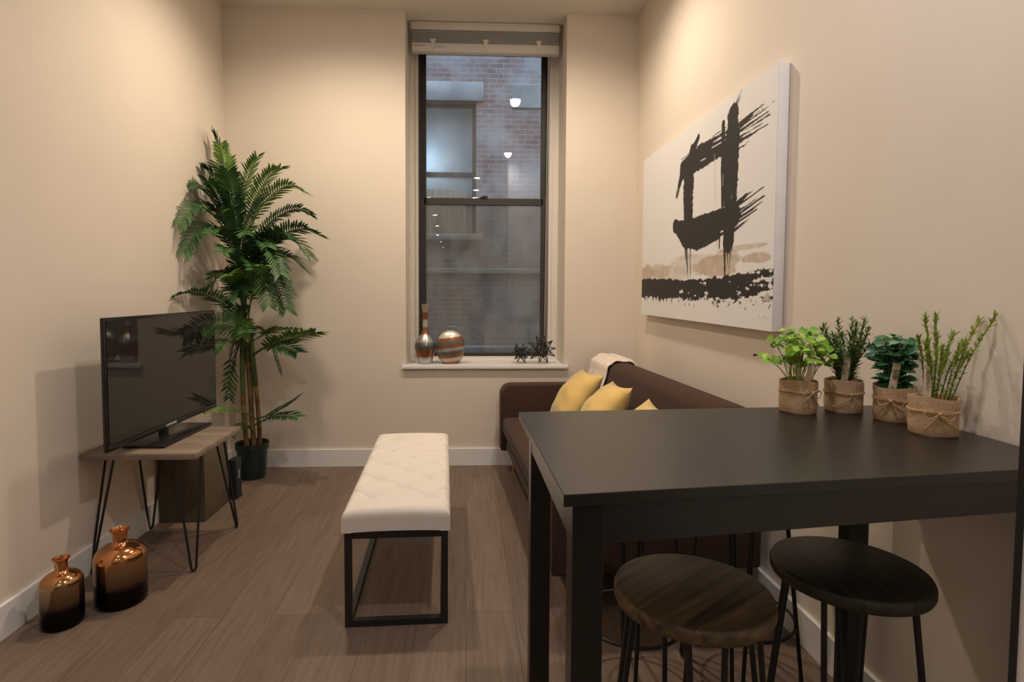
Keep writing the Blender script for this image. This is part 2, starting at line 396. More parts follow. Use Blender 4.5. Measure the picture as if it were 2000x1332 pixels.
# what the window looks out on: a brick house across the shaft and a low roof
YO = 9.0
nx0, nx1, nz0, nz1 = -1.05, .148, 2.17, 4.246
ow = MB().box(-7, YO, -3, nx0, YO + .3, 9.5).box(nx1, YO, -3, 7, YO + .3, 9.5).box(nx0, YO, -3, nx1, YO + .3, nz0).box(nx0, YO, nz1, nx1, YO + .3, 9.5)
ow.box(-5, YW + .2, -3, -4.7, YO, 9.5).box(4.7, YW + .2, -3, 5, YO, 9.5)  # side walls out of view, added to keep low sky light out
struct('wall_outside', ow, M['brick'])
struct('wall_unseen_facade', MB().box(-7, YW - .1, H + .12, 7, YW + .2, 9.5).box(-7, YW - .1, -3, XL - .12, YW + .2, H + .12).box(XR + .12, YW - .1, -3, 7, YW + .2, H + .12), M['brick'])  # own house front, added out of view so the shaft darkens downward
w2 = bpy.data.objects.new('window_2', None); link(w2); w2['kind'] = 'structure'
MB().box(nx0 - .12, YO - .03, nz1, .265, YO + .05, 4.54, .01).build('lintel', M['concrete'], w2)
MB().box(nx0, YO + .17, nz0, nx1, YO + .18, nz1).build('pane', M['frosted'], w2, False)
MB().box(nx0, YO + .14, nz0, nx0 + .06, YO + .2, nz1).box(nx1 - .06, YO + .14, nz0, nx1, YO + .2, nz1).box(nx0, YO + .14, nz1 - .06, nx1, YO + .2, nz1).box(nx0, YO + .14, 3.1, nx1, YO + .2, 3.17).build('window_frame', M['dark_window'], w2, False)
cu = MB().grid(lambda u, v: (nx0 + .05 + u * (nx1 - nx0 - .2), YO + .13 + .012 * math.sin(u * 75), nz0 + v * .72), 160, 1); cu.build('curtain', M['curtain'], w2)
MB().box(nx0 - .1, YO - .09, nz0 - .1, nx1 + .1, YO + .1, nz0, .01).build('stone_sill', M['concrete'], w2)
MB().box(nx0 - .5, YO + 2.0, nz0 - .3, nx1 + .5, YO + 2.05, nz1 + .3).box(nx0 - .5, YO + .31, nz0 - .3, nx0 - .45, YO + 2.0, nz1 + .3).box(nx1 + .45, YO + .31, nz0 - .3, nx1 + .5, YO + 2, nz1 + .3).box(nx0 - .5, YO + .31, nz0 - .35, nx1 + .5, YO + 2, nz0 - .3).box(nx0 - .5, YO + .31, nz1 + .3, nx1 + .5, YO + 2, nz1 + .35).build('room_lining', M['ceiling'], w2, False)
struct('trim_2', MB().box(.70, YO - .02, 4.15, 1.42, YO + .02, 4.52, .01), M['concrete'])
struct('trim_3', MB().box(-7, YO - .05, 1.55, 7, YO, 1.63, .01), M['concrete'])
struct('roof_1', MB().box(-7, YW + .25, -.2, 7, YO, .05).box(-7, YO - 1.3, .05, 7, YO - 1.0, .5), M['roofing'])
lg = thing('globe_lamp', 'glowing pale lamp behind the frosted window across the shaft', 'lamp', (-.60, YO + .62, 3.32))
MB().lathe([(0.0, -.09)] + [(.09 * math.sin(a), -.09 * math.cos(a)) for a in [PI * i / 12 for i in range(1, 12)]] + [(0.0, .09)], 20).build('globe', M['globe'], lg)
MB().tube([(0, 0, .085), (0, 0, 1.16)], .008).build('hanging_rod', M['steel'], lg)
pl = bpy.data.lights.new('globe_lamp_light', 'POINT'); pl.energy = 56; pl.color = (.72, .86, 1.0); pl.shadow_soft_size = .03
po = bpy.data.objects.new('globe_lamp_light', pl); link(po, lg); po.location = (0, -.13, 0)

# ------------------------------------------------------------------ ceiling downlights
for i, (x, y, watts, tint) in enumerate(LAMPS):
    t = thing('ceiling_downlight', 'round white recessed downlight glowing warm in the ceiling', 'ceiling light', (x, y, H), 0, 'recessed ceiling downlights')
    if i == 0:
        ring = MB().lathe([(.055, -.001), (.075, -.001), (.078, -.004), (.070, -.008), (.055, -.006)], 28).build('trim_ring', M['lamp_ring'], t)
        disc = MB().lathe([(.0, -.0085), (.054, -.0085), (.056, -.002), (0, -.002)], 28).build('diffuser', M['lamp_disc'], t)
    else:
        for o in (ring, disc): c = o.copy(); c.parent = t; C.objects.link(c)
    ld = bpy.data.lights.new('downlight_beam', 'SPOT'); ld.energy = watts; ld.color = tint; ld.spot_size = math.radians(160); ld.spot_blend = .75; ld.shadow_soft_size = .05
    b = bpy.data.objects.new('downlight_beam', ld); link(b, t); b.location = (0, 0, -.02)

# ------------------------------------------------------------------ window blind
bl = thing('window_blind', 'white horizontal blind pulled up tight at the window top', 'window blind', (0, 4.28, 0))
bx0, bx1 = -.410, .686
MB().box(bx0, -.03, 3.195, bx1, .03, H - .003, .003).box(bx0, -.034, 3.197, bx1, -.03, 3.247, .001).build('head_rail', M['blind'], bl)
s = MB()
for k in range(11): s.box(bx0 + .006, -.024, 3.108 + k * .0072, bx1 - .006, .024, 3.1105 + k * .0072)
s.box(bx0 + .008, -.018, 3.10, bx1 - .008, .018, 3.19); s.build('slat_stack', M['blind_slat'], bl, False)
br = MB().box(bx0 + .004, -.03, 3.036, bx1 - .002, .03, 3.098, .004).build('bottom_rail', M['blind'], bl)
for fx in (.145, .5, .86):
    x = bx0 + fx * (bx1 - bx0)
    MB().box(x - .014, -.036, 3.07, x + .014, -.028, 3.125, .003).box(x - .022, -.034, 3.11, x + .022, -.022, 3.13, .004).build('rail_clip', M['blind'], bl)
    MB().lathe([(0, 0), (.005, 0), (.005, .003), (0, .003)], 10).build('rail_button', M['blind_slat'], bl).matrix_local = Matrix.Translation((x, -.03, 3.05)) @ Matrix.Rotation(PI / 2, 4, 'X')
text('warning_print', '! WARNING', M['red_text'], br, (bx0 + .058, -.0306, 3.078), (PI / 2, 0, 0), .017)
text('small_print', 'young children can strangle', M['grey_text'], br, (bx0 + .205, -.0306, 3.077), (PI / 2, 0, 0), .009)
text('small_print', 'keep cords out of reach', M['grey_text'], br, (bx0 + .205, -.0306, 3.066), (PI / 2, 0, 0), .008)
MB().tube([(bx1 - .07, .02, 3.1), (bx1 - .068, .03, 2.2), (bx1 - .07, .06, 1.2), (bx1 - .066, .07, .93), (bx1 - .058, .06, .80)], .0016, 6).tube([(bx1 - .075, .02, 3.1), (bx1 - .079, .03, 2.2), (bx1 - .079, .06, 1.2), (bx1 - .080, .07, .93), (bx1 - .058, .06, .80)], .0016, 6).build('pull_cord', M['blind'], bl)

# ------------------------------------------------------------------ painting
def vnoise(x, y, seed):
    rs = np.random.RandomState(seed); T = rs.rand(256, 256)
    xi = np.floor(x).astype(int); yi = np.floor(y).astype(int); fx = x - xi; fy = y - yi
    fx = fx * fx * (3 - 2 * fx); fy = fy * fy * (3 - 2 * fy)
    g = lambda a, b: T[a % 256, b % 256]
    return (g(xi, yi) * (1 - fx) + g(xi + 1, yi) * fx) * (1 - fy) + (g(xi, yi + 1) * (1 - fx) + g(xi + 1, yi + 1) * fx) * fy
def fbm(x, y, seed, o=4):
    r = 0; a = .5
    for k in range(o): r = r + a * vnoise(x * 2 ** k, y * 2 ** k, seed + k); a *= .5
    return r / (1 - .5 ** o)
PW, PH = 1.64, 1.03
def canvas_colors(U, V):
    U = U * .982; X = U * PW; Y = V * PH                      # metres across and up the canvas
    col = np.empty(X.shape + (3,)); col[:] = (.82, .81, .81)
    def blend(mask, c):
        m = np.clip(mask, 0, 1)[..., None]; col[:] = col * (1 - m) + np.array(c) * m
    BLKP = (.022, .019, .016); TAN = (.50, .38, .27)
    # tan washes
    for (u0, v0, su, sv, k, sd) in [(.06, .27, .10, .055, 1.1, 1), (.20, .27, .12, .045, .75, 2), (.30, .25, .2, .05, .5, 8), (.66, .27, .18, .05, 1., 3), (.74, .31, .10, .03, .7, 5), (.90, .285, .07, .022, 1., 4), (.80, .335, .16, .012, .8, 6), (.50, .29, .22, .05, .45, 7), (.45, .33, .12, .012, .5, 9)]:
        d = ((U - u0) / su) ** 2 + ((V - v0) / sv) ** 2
        n = fbm(X * 9, Y * 22, 30 + sd)
        blend(np.clip((1.6 - d - (1 - n) * 1.3) * 4, 0, 1) * k * (.45 + .55 * fbm(X * 30, Y * 30, 60 + sd)), TAN)
    def stroke(pts, ws, dry, seed, c=BLKP, streak=90., alpha=1., rag=.55):
        L = 0; best = np.full(X.shape, 9.); bt = np.zeros(X.shape); bs = np.zeros(X.shape); bw = np.ones(X.shape)
        P = [(u * PW, v * PH) for u, v in pts]; seg = [math.dist(P[i], P[i + 1]) for i in range(len(P) - 1)]; tot = sum(seg)
        for i in range(len(P) - 1):
            a, b = np.array(P[i]), np.array(P[i + 1]); d = (b - a) / seg[i]
            t = (X - a[0]) * d[0] + (Y - a[1]) * d[1]; sgn = -(X - a[0]) * d[1] + (Y - a[1]) * d[0]
            tc = np.clip(t, -.0 if i else -.03, seg[i] + (.03 if i == len(P) - 2 else 0)); f = np.clip(tc / seg[i], 0, 1)
            w = ws[i] + (ws[i + 1] - ws[i]) * f
            dist = np.hypot(t - tc, sgn); q = dist / w
            upd = q < best; best = np.where(upd, q, best); bt = np.where(upd, L + tc, bt); bs = np.where(upd, sgn, bs); bw = np.where(upd, w, bw); L += seg[i]
        n = vnoise(bs * streak + 40, bt * 5 + 9, seed) * .65 + vnoise(bs * streak * 2.7 + 40, bt * 9 + 5, seed + 1) * .35
        e = .5 * fbm(bt * 24 + 11, bs * 110 + 47, seed + 2) + .5 * fbm(bt * 90 + 11, bs * 90 + 47, seed + 4)
        tt = np.clip(bt / tot, 0, 1); dr = dry[0] + (dry[1] - dry[0]) * tt
        m = (best < 1 - rag * e * .8) & (n > dr)
        blend(np.where(m, alpha, 0.) * 1., c)
    # black square of the brush
    stroke([(.762, .885), (.760, .80), (.757, .68), (.757, .50), (.752, .40)], [0.065, 0.081, 0.087, 0.074, 0.067], (.05, .12), 101)
    stroke([(.705, .875), (.708, .70), (.712, .52)], [.022, .026, .016], (.28, .34), 105, rag=.6)
    stroke([(.44, .80), (.56, .815), (.72, .815)], [0.072, 0.081, 0.067], (.08, .22), 111)
    stroke([(.42, .855), (.56, .865), (.70, .875)], [.010, .012, .012], (.45, .45), 113, rag=.7)
    stroke([(.522, .90), (.492, .86), (.466, .78), (.464, .65), (.468, .50)], [0.022, 0.056, 0.090, 0.081, 0.074], (.10, .05), 121)
    stroke([(.376, .70), (.40, .76), (.44, .81)], [.022, .034, .04], (.15, .1), 131)
    stroke([(.375, .50), (.45, .455), (.54, .44), (.66, .455), (.765, .475)], [0.045, 0.087, 0.099, 0.087, 0.058], (.06, .16), 141, rag=.3)
    # dry whiskers
    for a, b, w, d, sd in [((.765, .852), (.945, .875), .018, (.25, .62), 151), ((.77, .805), (.915, .815), .030, (.45, .72), 153), ((.78, .775), (.92, .775), .022, (.55, .8), 155), ((.765, .50), (.895, .545), .028, (.40, .70), 157), ((.765, .455), (.91, .505), .016, (.3, .6), 159), ((.765, .42), (.875, .46), .020, (.5, .72), 161), ((.77, .95), (.80, .99), .02, (.5, .8), 163)]:
        stroke([a, b], [w * 1.3, w * 1.15], (d[0] - .04, d[1] - .06), sd, rag=.5, streak=120)
    # runs below the square
    for a, b, w, d, sd in [((.45, .43), (.475, .20), .030, (.20, .72), 171), ((.49, .42), (.50, .22), .026, (.30, .75), 173), ((.735, .42), (.742, .20), .036, (.22, .68), 175), ((.69, .42), (.69, .26), .026, (.35, .75), 177), ((.765, .40), (.76, .25), .026, (.3, .7), 179)]:
        stroke([a, b], [w, w * .5], d, sd, rag=.5, streak=150)
    stroke([(.655, .76), (.665, .60)], [.003, .002], (.2, .5), 183, c=(.45, .40, .34))
    # broad black ground
    lo_ = .112 + .03 * (fbm(X * 7, Y * 0 + 3, 191) - .5) + .022 * (fbm(X * 45, Y * 30, 192) - .5) * 2
    hi_ = np.interp(U, [0, .2, .42, .55, .78, 1], [.232, .228, .212, .210, .222, .242]) + .016 * (fbm(X * 30, Y * 10, 193) - .5) * 2
    n = fbm(X * 34, Y * 60, 194, 5); dryness = np.interp(U, [0, .38, .46, .52, .7, .85, 1], [.08, .12, .40, .22, .24, .36, .50])
    low = np.clip((V - lo_) / np.maximum(hi_ - lo_, .01), 0, 1)
    dryness = dryness + np.interp(low, [0, .35, 1], [.16, .03, 0]) * np.where(U > .4, 1., .2)
    st = .72 * n + .28 * vnoise(Y * 120, X * 9, 195)
    blend(((V > lo_) & (V < hi_) & (st > dryness)).astype(float), BLKP)
    fl2 = (fbm(X * 60, Y * 60, 196) > .70) & (V > lo_ - .03) & (V <= lo_) ; blend(fl2.astype(float) * .8, BLKP)
    blend(((fbm(X * 14, Y * 25, 197) > .52) & (U > .88) & (V > .11) & (V < .18)).astype(float) * .6, (.45, .33, .22))
    # small grey signature scrawl
    sg = (np.abs(V - (.05 + .006 * np.sin(U * 900))) < .004) & (U > .918) & (U < .958) & (vnoise(X * 300, Y * 50, 198) > .35)
    blend(sg.astype(float) * .5, (.35, .34, .33))
    return col
def canvas_grid(name, NU, NV, pos, u0, u1, parent, m):
    us = np.linspace(u0, u1, NU + 1); vs = np.linspace(0, 1, NV + 1); U, V = np.meshgrid(us, vs)
    P = pos(U, V).reshape(-1, 3)
    idx = np.arange((NU + 1) * (NV + 1)).reshape(NV + 1, NU + 1)
    F = np.stack([idx[:-1, :-1], idx[:-1, 1:], idx[1:, 1:], idx[1:, :-1]], -1).reshape(-1, 4)
    me = bpy.data.meshes.new(name); me.vertices.add(len(P)); me.vertices.foreach_set('co', P.astype(np.float32).ravel())
    me.loops.add(F.size); me.loops.foreach_set('vertex_index', F.astype(np.int32).ravel())
    me.polygons.add(len(F)); me.polygons.foreach_set('loop_start', np.arange(0, F.size, 4, dtype=np.int32))
    me.polygons.foreach_set('loop_total', np.full(len(F), 4, dtype=np.int32))
    me.update(calc_edges=True); me.validate()
    a = me.color_attributes.new('paint', 'FLOAT_COLOR', 'POINT')
    col = np.concatenate([canvas_colors(U, V), np.ones(U.shape + (1,))], -1); a.data.foreach_set('color', col.astype(np.float32).ravel())
    me.materials.append(m); return link(bpy.data.objects.new(name, me), parent)
def paint_mat():
    m, t, p = newmat('painted_canvas'); a = nd(t, 'ShaderNodeAttribute'); a.attribute_name = 'paint'
    t.links.new(a.outputs['Color'], p.inputs['Base Color']); p.inputs['Roughness'].default_value = .6
    n = nd(t, 'ShaderNodeTexNoise'); n.inputs['Scale'].default_value = 500; t.links.new(coords(t), n.inputs['Vector']); bump(t, p, n.outputs['Fac'], .08, .002); return m
M['canvas'] = paint_mat(); M['canvas_side'] = mat('white_canvas_edge', (.82, .81, .81), .65, var=.02, scale=60, bmp=.1, bscale=500)
pt = thing('abstract_painting', 'large white canvas with black brushed square hung above the sofa', 'painting', (1.187, 2.960, 1.125))
b = MB().box(.0012, -PW / 2, 0, .042, PW / 2, PH, .002).build('stretched_canvas', M['canvas_side'], pt)
canvas_grid('painted_face', 640, 400, lambda U, V: np.stack([np.zeros_like(U), PW / 2 - U * PW, V * PH], -1), 0, 1, pt, M['canvas'])

# ------------------------------------------------------------------ television and its stand
ts = thing('tv_stand', 'small grey oak side table on black hairpin legs under the television', 'side table', (-1.447, 2.765, 0))
MB().box(-.25, -.25, .527, .25, .255, .555, .002).build('tabletop', M['stand_wood'], ts)
def hairpin(px, py, top1, top2, zt_, r=.0055, foot=.012, name='leg', m=None, parent=None):
    a, b = Vector(top1), Vector(top2); c = Vector((px, py, r)); d = (a - b).normalized() * foot
    pts = [a]
    for k in range(1, 4): pts.append(a.lerp(c + d + Vector((0, 0, .02)), k / 3))
    for th in (20, 50, 90, 130, 160):
        q = math.radians(th); pts.append(c + d * math.cos(q) + Vector((0, 0, .02 - .02 * math.sin(q))))
    for k in range(0, 4): pts.append((c - d + Vector((0, 0, .02))).lerp(b, k / 3))
    return MB().tube(pts, r, 10).build(name, m, parent)
for sx, sy in ((-1, -1), (1, -1), (1, 1), (-1, 1)):
    fx, fy = (.213 if sx > 0 else -.236), (-.213 if sy < 0 else .262)
    lg_ = hairpin(fx, fy, (sx * .215, sy * .12, .527), (sx * .13, sy * .205, .527), .527, .0056, .011, 'leg', M['black_metal'], ts)
    MB().box(min(sx * .09, sx * .23), min(sy * .09, sy * .23), .5235, max(sx * .09, sx * .23), max(sy * .09, sy * .23), .527).build('mounting_plate', M['black_metal'], lg_, False)

tv = thing('television', 'black flat screen television standing on the grey oak table', 'television', (-1.466, 2.835, .555), -.042)
tw, th = .468, .562
b0 = MB().box(-.016, -tw, .045, 0, tw, .045 + th, .004, 3); b0.box(-.06, -.36, .10, -.014, .36, .52, .02); b0.build('casing', M['black_plastic'], tv)
MB().box(.0005, -tw + .014, .045 + .030, .0025, tw - .014, .045 + th - .014).build('screen', M['screen'], tv, False)
MB().box(-.002, -tw + .004, .047, .004, tw - .004, .047 + .026, .003).build('lower_bezel', M['black_plastic'], tv)
MB().box(-.095, -.235, .0005, .10, .215, .016, .006, 3).build('base_plate', M['black_plastic'], tv)
MB().tube([(-.02, -.03, .012), (-.02, -.03, .06)], .022, 16).build('neck', M['black_plastic'], tv)
text('logo', 'SAMSUNG', M['silver_text'], tv, (.0042, .0, .060), (PI / 2, 0, PI / 2), .020)

# taupe box and black modem on the floor behind the stand
bxo = thing('wooden_box', 'tall taupe wooden box on the floor behind the television stand', 'box', (-1.555, 3.265, 0))
MB().box(-.120, -.155, 0, .120, .150, .40, .003).build('box_body', M['grey_wood_box'], bxo)
MB().box(-.124, -.159, .40, .124, .154, .416, .003).build('box_lid', M['grey_wood_box'], bxo)
md = thing('modem', 'slim black upright modem beside the palm pot', 'modem', (-1.405, 3.475, 0), -.05)
MB().box(-.042, -.03, .012, .006, .045, .245, .005, 3).build('casing', M['matte_black'], md)
MB().box(-.046, -.034, 0, .010, .049, .012, .004).build('foot', M['matte_black'], md)
text('logo', 'ARRIS', M['silver_text'], md, (.0062, .008, .15), (PI / 2, PI / 2, PI / 2), .022)

# ------------------------------------------------------------------ floor bottles
def bottle(loc, R_, Hb, Ht, label):
    t = thing('mercury_glass_bottle', label, 'bottle', loc, 0, 'copper bottles on the floor'); k = Ht / .27
    r = min(.055, R_ * .62); prof = [(.0, .0), (R_ * .93, 0), (R_ * .985, .006), (R_, .02), (R_ * 1.0, Hb - r)]
    for a in range(1, 9):
        q = a / 8 * PI / 2; prof.append((R_ - R_ * .72 * (1 - math.cos(q)), Hb - r + r * math.sin(q)))
    n0 = R_ * .29 if R_ > .09 else R_ * .31
    prof = [p for p in prof if p[0] > n0 * 1.02 or p[1] < .03]
    prof += [(n0 * 1.05, Hb + .006), (n0 * .96, Hb + .014), (n0 * .96, Ht - .018), (n0 * 1.08, Ht - .009), (n0 * 1.28, Ht - .003), (n0 * 1.30, Ht), (n0 * 1.2, Ht + .001), (n0 * .9, Ht - .012), (n0 * .85, Hb), (0, Hb - .01)]
    o = MB().lathe(prof, 56).build('bottle_body', M['mercury'], t, True, 60); return t
bottle((-1.545, 2.17, 0), .071, .203, .256, 'smaller copper and black glass bottle on the floor')
bottle((-1.418, 2.325, 0), .095, .240, .300, 'larger copper and black glass bottle beside the hairpin legs')

# ------------------------------------------------------------------ palm
palm = thing('potted_palm', 'tall potted palm with arching fronds in the far left corner', 'potted plant', (-1.462, 3.87, 0))
MB().lathe([(0, 0), (.080, 0), (.084, .006), (.098, .190), (.098, .195), (.107, .198), (.109, .240), (.105, .242), (.099, .232), (.096, .205), (.0, .2)], 40).build('pot', M['pot_green'], palm)
MB().lathe([(.0955, .208), (.06, .214), (0, .218)], 24).build('soil', M['soil'], palm, True, 80)
def lerp_path(pts, n):
    P = [Vector(p) for p in pts]; out = []
    for i in range(n + 1):
        t = i / n * (len(P) - 1); k = min(int(t), len(P) - 2); f = t - k
        p0 = P[max(k - 1, 0)]; p1 = P[k]; p2 = P[k + 1]; p3 = P[min(k + 2, len(P) - 1)]
        out.append(.5 * ((2 * p1) + (p2 - p0) * f + (2 * p0 - 5 * p1 + 4 * p2 - p3) * f * f + (3 * p1 - p0 - 3 * p2 + p3) * f ** 3))
    return out
PB = Vector((-1.462, 3.87, 0))
canes = [[(.02, -.02, .19), (.0, -.01, .5), (-.03, .0, .95), (-.06, .01, 1.35), (-.10, .0, 1.72)],
         [(-.035, .0, .19), (-.06, .01, .5), (-.06, .02, .82), (-.05, .02, 1.15)],
         [(.05, .01, .19), (.045, .0, .45), (.02, -.01, .8), (.0, .0, 1.05)],
         [(.0, .04, .19), (-.02, .05, .5), (-.02, .05, .9)], [(-.015, -.045, .19), (-.03, -.05, .42), (-.045, -.03, .78), (-.05, -.01, 1.08)]]
for i, c in enumerate(canes):
    p = lerp_path(c, 14); z = [q.z for q in p]
    o = MB().tube(p, [.017 - .008 * (q.z / 1.75) for q in p], 10)
    o.build('cane', M['palm_stem'], palm)
    sh = lerp_path([p[7], p[9], p[11], p[-1]], 8); MB().tube(sh, [.0185 - .006 * (q.z / 1.75) for q in sh], 10).build('green_sheath', M['palm_sheath'], palm)
rnd = random.Random(3)
def frond(base, tip, lift, lw=.15, n=22, m='palm', sag=.14, start=.22, roll=0.):
    """A feather frond: midrib from base to tip (world coordinates), two rows of folded leaflets."""
    b, t = Vector(base), Vector(tip); L = (t - b).length
    mid = b.lerp(t, .5) + Vector((0, 0, lift)); pts = lerp_path([b, b.lerp(mid, .55) + Vector((0, 0, lift * .25)), mid, mid.lerp(t, .55) + Vector((0, 0, lift * .28)), t], 28)
    pts = [p for p in pts]
    mb = MB(); mb.tube([p - PB for p in pts], [.0045 * (1 - .8 * i / 28) + .0008 for i in range(29)], 6)
    n = int(n * 1.25)
    for i in range(n):
        f = start + (1 - start) * (i + .5) / n; x = f * 28; k = min(int(x), 27); p = pts[k].lerp(pts[k + 1], x - k)
        tg = (pts[min(k + 1, 28)] - pts[max(k - 1, 0)]).normalized()
        side = tg.cross(Vector((0, 0, 1)))
        if side.length < .2: side = tg.cross(Vector((.3, -1, 0)))
        side.normalize(); upv = side.cross(tg).normalized()
        if roll:
            q = Matrix.Rotation(roll, 3, tg); side = q @ side; upv = q @ upv
        env = math.sin(min(1., (f - start) / (1 - start) * 1.05 + .12) * PI * .62 + .25) * (1 - .35 * f)
        for sgn in (-1, 1):
            l = lw * max(.35, env) * rnd.uniform(.85, 1.12)
            fw_ = .35 + .75 * f
            d = (side * sgn + tg * fw_ + upv * rnd.uniform(.0, .30)).normalized()
            w = .0068 * (1 + .25 * rnd.random()); nrm = d.cross(tg).normalized() * sgn
            wv = d.cross(upv).normalized()
            q0 = p + d * .002; q1 = p + d * l * .35 + upv * .004; q2 = p + d * l * .72 - Vector((0, 0, sag * l * .18)); q3 = p + d * l - Vector((0, 0, sag * l * .5))
            up1 = upv * .004
            vs = [q0 - wv * w * .35, q0 + up1 * .3, q0 + wv * w * .35, q1 - wv * w, q1 + up1, q1 + wv * w, q2 - wv * w * .75, q2 + up1 * .8, q2 + wv * w * .75, q3]
            for v in vs:
                if v.x < XL + .006: v.x = XL + .006 + .002 * rnd.random()
                if v.y > YB - .006: v.y = YB - .006 - .002 * rnd.random()
            mb.add([v - PB for v in vs], [(0, 1, 4, 3), (1, 2, 5, 4), (3, 4, 7, 6), (4, 5, 8, 7), (6, 7, 9), (7, 8, 9)])
    me_o = mb.build('frond', M[m], palm, True, 80)
    return me_o
c0 = (-1.53, 3.87, 1.25)
def cz(z):   # point on the main cane at height z
    f = (z - .19) / 1.53; return (-1.44 - .12 * f * f, 3.86, z)
FR = [  # base height, tip, lift, leaflet length, count, material
    (1.66, (-1.640, 3.78, 2.285), .10, .15, 22, 'palm'), (1.62, (-1.36, 3.76, 2.135), .08, .15, 20, 'palm_young'),
    (1.56, (-1.20, 3.72, 2.060), .10, .16, 22, 'palm_young'), (1.50, (-1.07, 3.76, 1.925), .18, .15, 22, 'palm_young'),
    (1.50, (-1.685, 3.56, 1.905), .12, .17, 22, 'palm'), (1.46, (-1.685, 3.38, 1.66), .20, .17, 22, 'palm'),
    (1.40, (-1.67, 3.42, 1.50), .22, .17, 22, 'palm'), (1.34, (-.955, 3.68, 1.640), .14, .17, 26, 'palm'),
    (1.42, (-1.05, 3.90, 1.790), .16, .12, 22, 'palm'), (1.30, (-1.02, 3.70, 1.50), .20, .18, 26, 'palm'),
    (1.28, (-1.14, 3.66, 1.30), .26, .18, 24, 'palm'), (1.22, (-1.18, 3.74, 1.155), .22, .17, 24, 'palm'),
    (1.04, (-1.225, 3.48, 1.42), .10, .13, 20, 'palm_young'), (1.10, (-1.53, 3.52, 1.36), .10, .15, 20, 'palm'),
    (1.00, (-1.685, 3.34, 1.245), .10, .15, 20, 'palm'), (.86, (-1.400, 3.06, 1.03), .12, .15, 24, 'palm'),
    (.84, (-.955, 3.58, 1.010), .02, .19, 28, 'palm_young'), (.80, (-1.52, 3.40, .90), .10, .14, 20, 'palm'),
    (.88, (-1.33, 3.45, 1.02), .06, .13, 18, 'palm'), (.40, (-1.10, 3.68, .575), -.02, .14, 18, 'palm'),
    (.36, (-1.085, 3.64, .460), .03, .13, 18, 'palm'), (.42, (-1.535, 3.32, .565), .03, .09, 12, 'palm_young'),
    (.30, (-1.49, 3.62, .345), .06, .08, 12, 'palm'), (1.60, (-1.685, 3.72, 2.06), .10, .15, 20, 'palm'),
    (1.45, (-1.46, 3.60, 1.78), .10, .15, 20, 'palm'), (1.36, (-1.36, 3.55, 1.62), .12, .15, 20, 'palm'),
    (1.15, (-1.36, 3.60, 1.28), .10, .15, 18, 'palm'), (1.20, (-1.60, 3.62, 1.30), .14, .15, 18, 'palm'),
    (1.50, (-1.60, 3.60, 1.95), .06, .15, 20, 'palm'), (.95, (-1.62, 3.86, .62), .20, .10, 16, 'palm'), (.98, (-1.30, 3.95, .72), .14, .12, 16, 'palm'),
    (1.05, (-1.48, 3.62, 1.10), .10, .13, 16, 'palm'),
    (1.30, (-1.25, 3.60, 1.55), .12, .15, 20, 'palm'), (1.38, (-1.55, 3.50, 1.62), .12, .15, 20, 'palm'), (1.26, (-1.08, 3.80, 1.42), .16, .17, 24, 'palm'),
    (1.24, (-1.46, 3.45, 1.50), .12, .14, 20, 'palm'), (1.18, (-1.30, 3.50, 1.40), .12, .14, 20, 'palm'), (1.58, (-1.50, 3.66, 2.02), .06, .15, 20, 'palm'),
    (1.12, (-1.45, 3.50, 1.22), .10, .14, 18, 'palm'), (1.10, (-1.22, 3.66, 1.18), .16, .15, 20, 'palm'), (1.44, (-1.30, 3.70, 1.86), .08, .14, 18, 'palm'),
    (1.62, (-1.58, 3.74, 2.20), .05, .13, 20, 'palm_young'), (1.52, (-1.66, 3.60, 1.80), .10, .15, 20, 'palm'), (1.02, (-1.42, 3.62, .98), .08, .12, 16, 'palm_young'),
    (.82, (-1.08, 3.62, .88), .06, .15, 20, 'palm'), (1.26, (-1.16, 3.58, 1.38), .24, .17, 24, 'palm'), (1.22, (-1.24, 3.58, 1.18), .26, .16, 22, 'palm'), (1.34, (-1.10, 3.62, 1.60), .14, .16, 24, 'palm'),
    (.92, (-1.58, 3.80, .56), .16, .11, 18, 'palm'), (1.16, (-1.42, 3.42, 1.36), .08, .13, 18, 'palm_young'), (.92, (-1.05, 3.66, 1.02), .04, .14, 20, 'palm_young')]
for bz, tip, lift, lw, n, m in FR: frond(cz(bz), tip, lift, lw, n, m, roll=1.25 if tip[1] < 3.1 else rnd.uniform(-.5, .5))

# ------------------------------------------------------------------ bench
be = thing('tufted_bench', 'cream tufted bench on a black metal frame in mid floor', 'bench', (-.285, 2.675, 0), .037)
bw, blg = .195, .555
f_ = MB(); bar = .026
for sy in (-1, 1):
    y0 = sy * blg - bar / 2; y1 = y0 + bar
    for sx in (-1, 1):
        x0 = sx * (bw - bar / 2) - bar / 2; f_.box(x0, y0, 0, x0 + bar, y1, .368, .0015)
    f_.box(-bw + bar, y0, 0, bw - bar, y1, bar, .0015); f_.box(-bw + bar, y0, .368 - bar, bw - bar, y1, .368, .0015)
for sx in (-1, 1):
    x0 = sx * (bw - bar / 2) - bar / 2
    f_.box(x0, -blg + bar / 2, .368 - bar, x0 + bar, blg - bar / 2, .368, .0015); f_.box(x0, -blg + bar / 2, 0, x0 + bar, blg - bar / 2, bar, .0015)
f_.build('frame', M['black_metal'], be, False)
CW, CL, CZ0, CZ1, CR = .204, .578, .369, .455, .034
btn = []
for j in range(9):
    y = -CL + .15 + j * (2 * CL - .28) / 8
    for x in ((-.115, .115) if j % 2 == 0 else (-.0, -.23, .23)):
        if abs(x) < .2: btn.append((x, y))
segs = []
for i, a in enumerate(btn):
    for c in btn[i + 1:]:
        dx, dy = abs(a[0] - c[0]), abs(a[1] - c[1])
        if .05 < dx < .2 and dy < .15: segs.append((a, c))
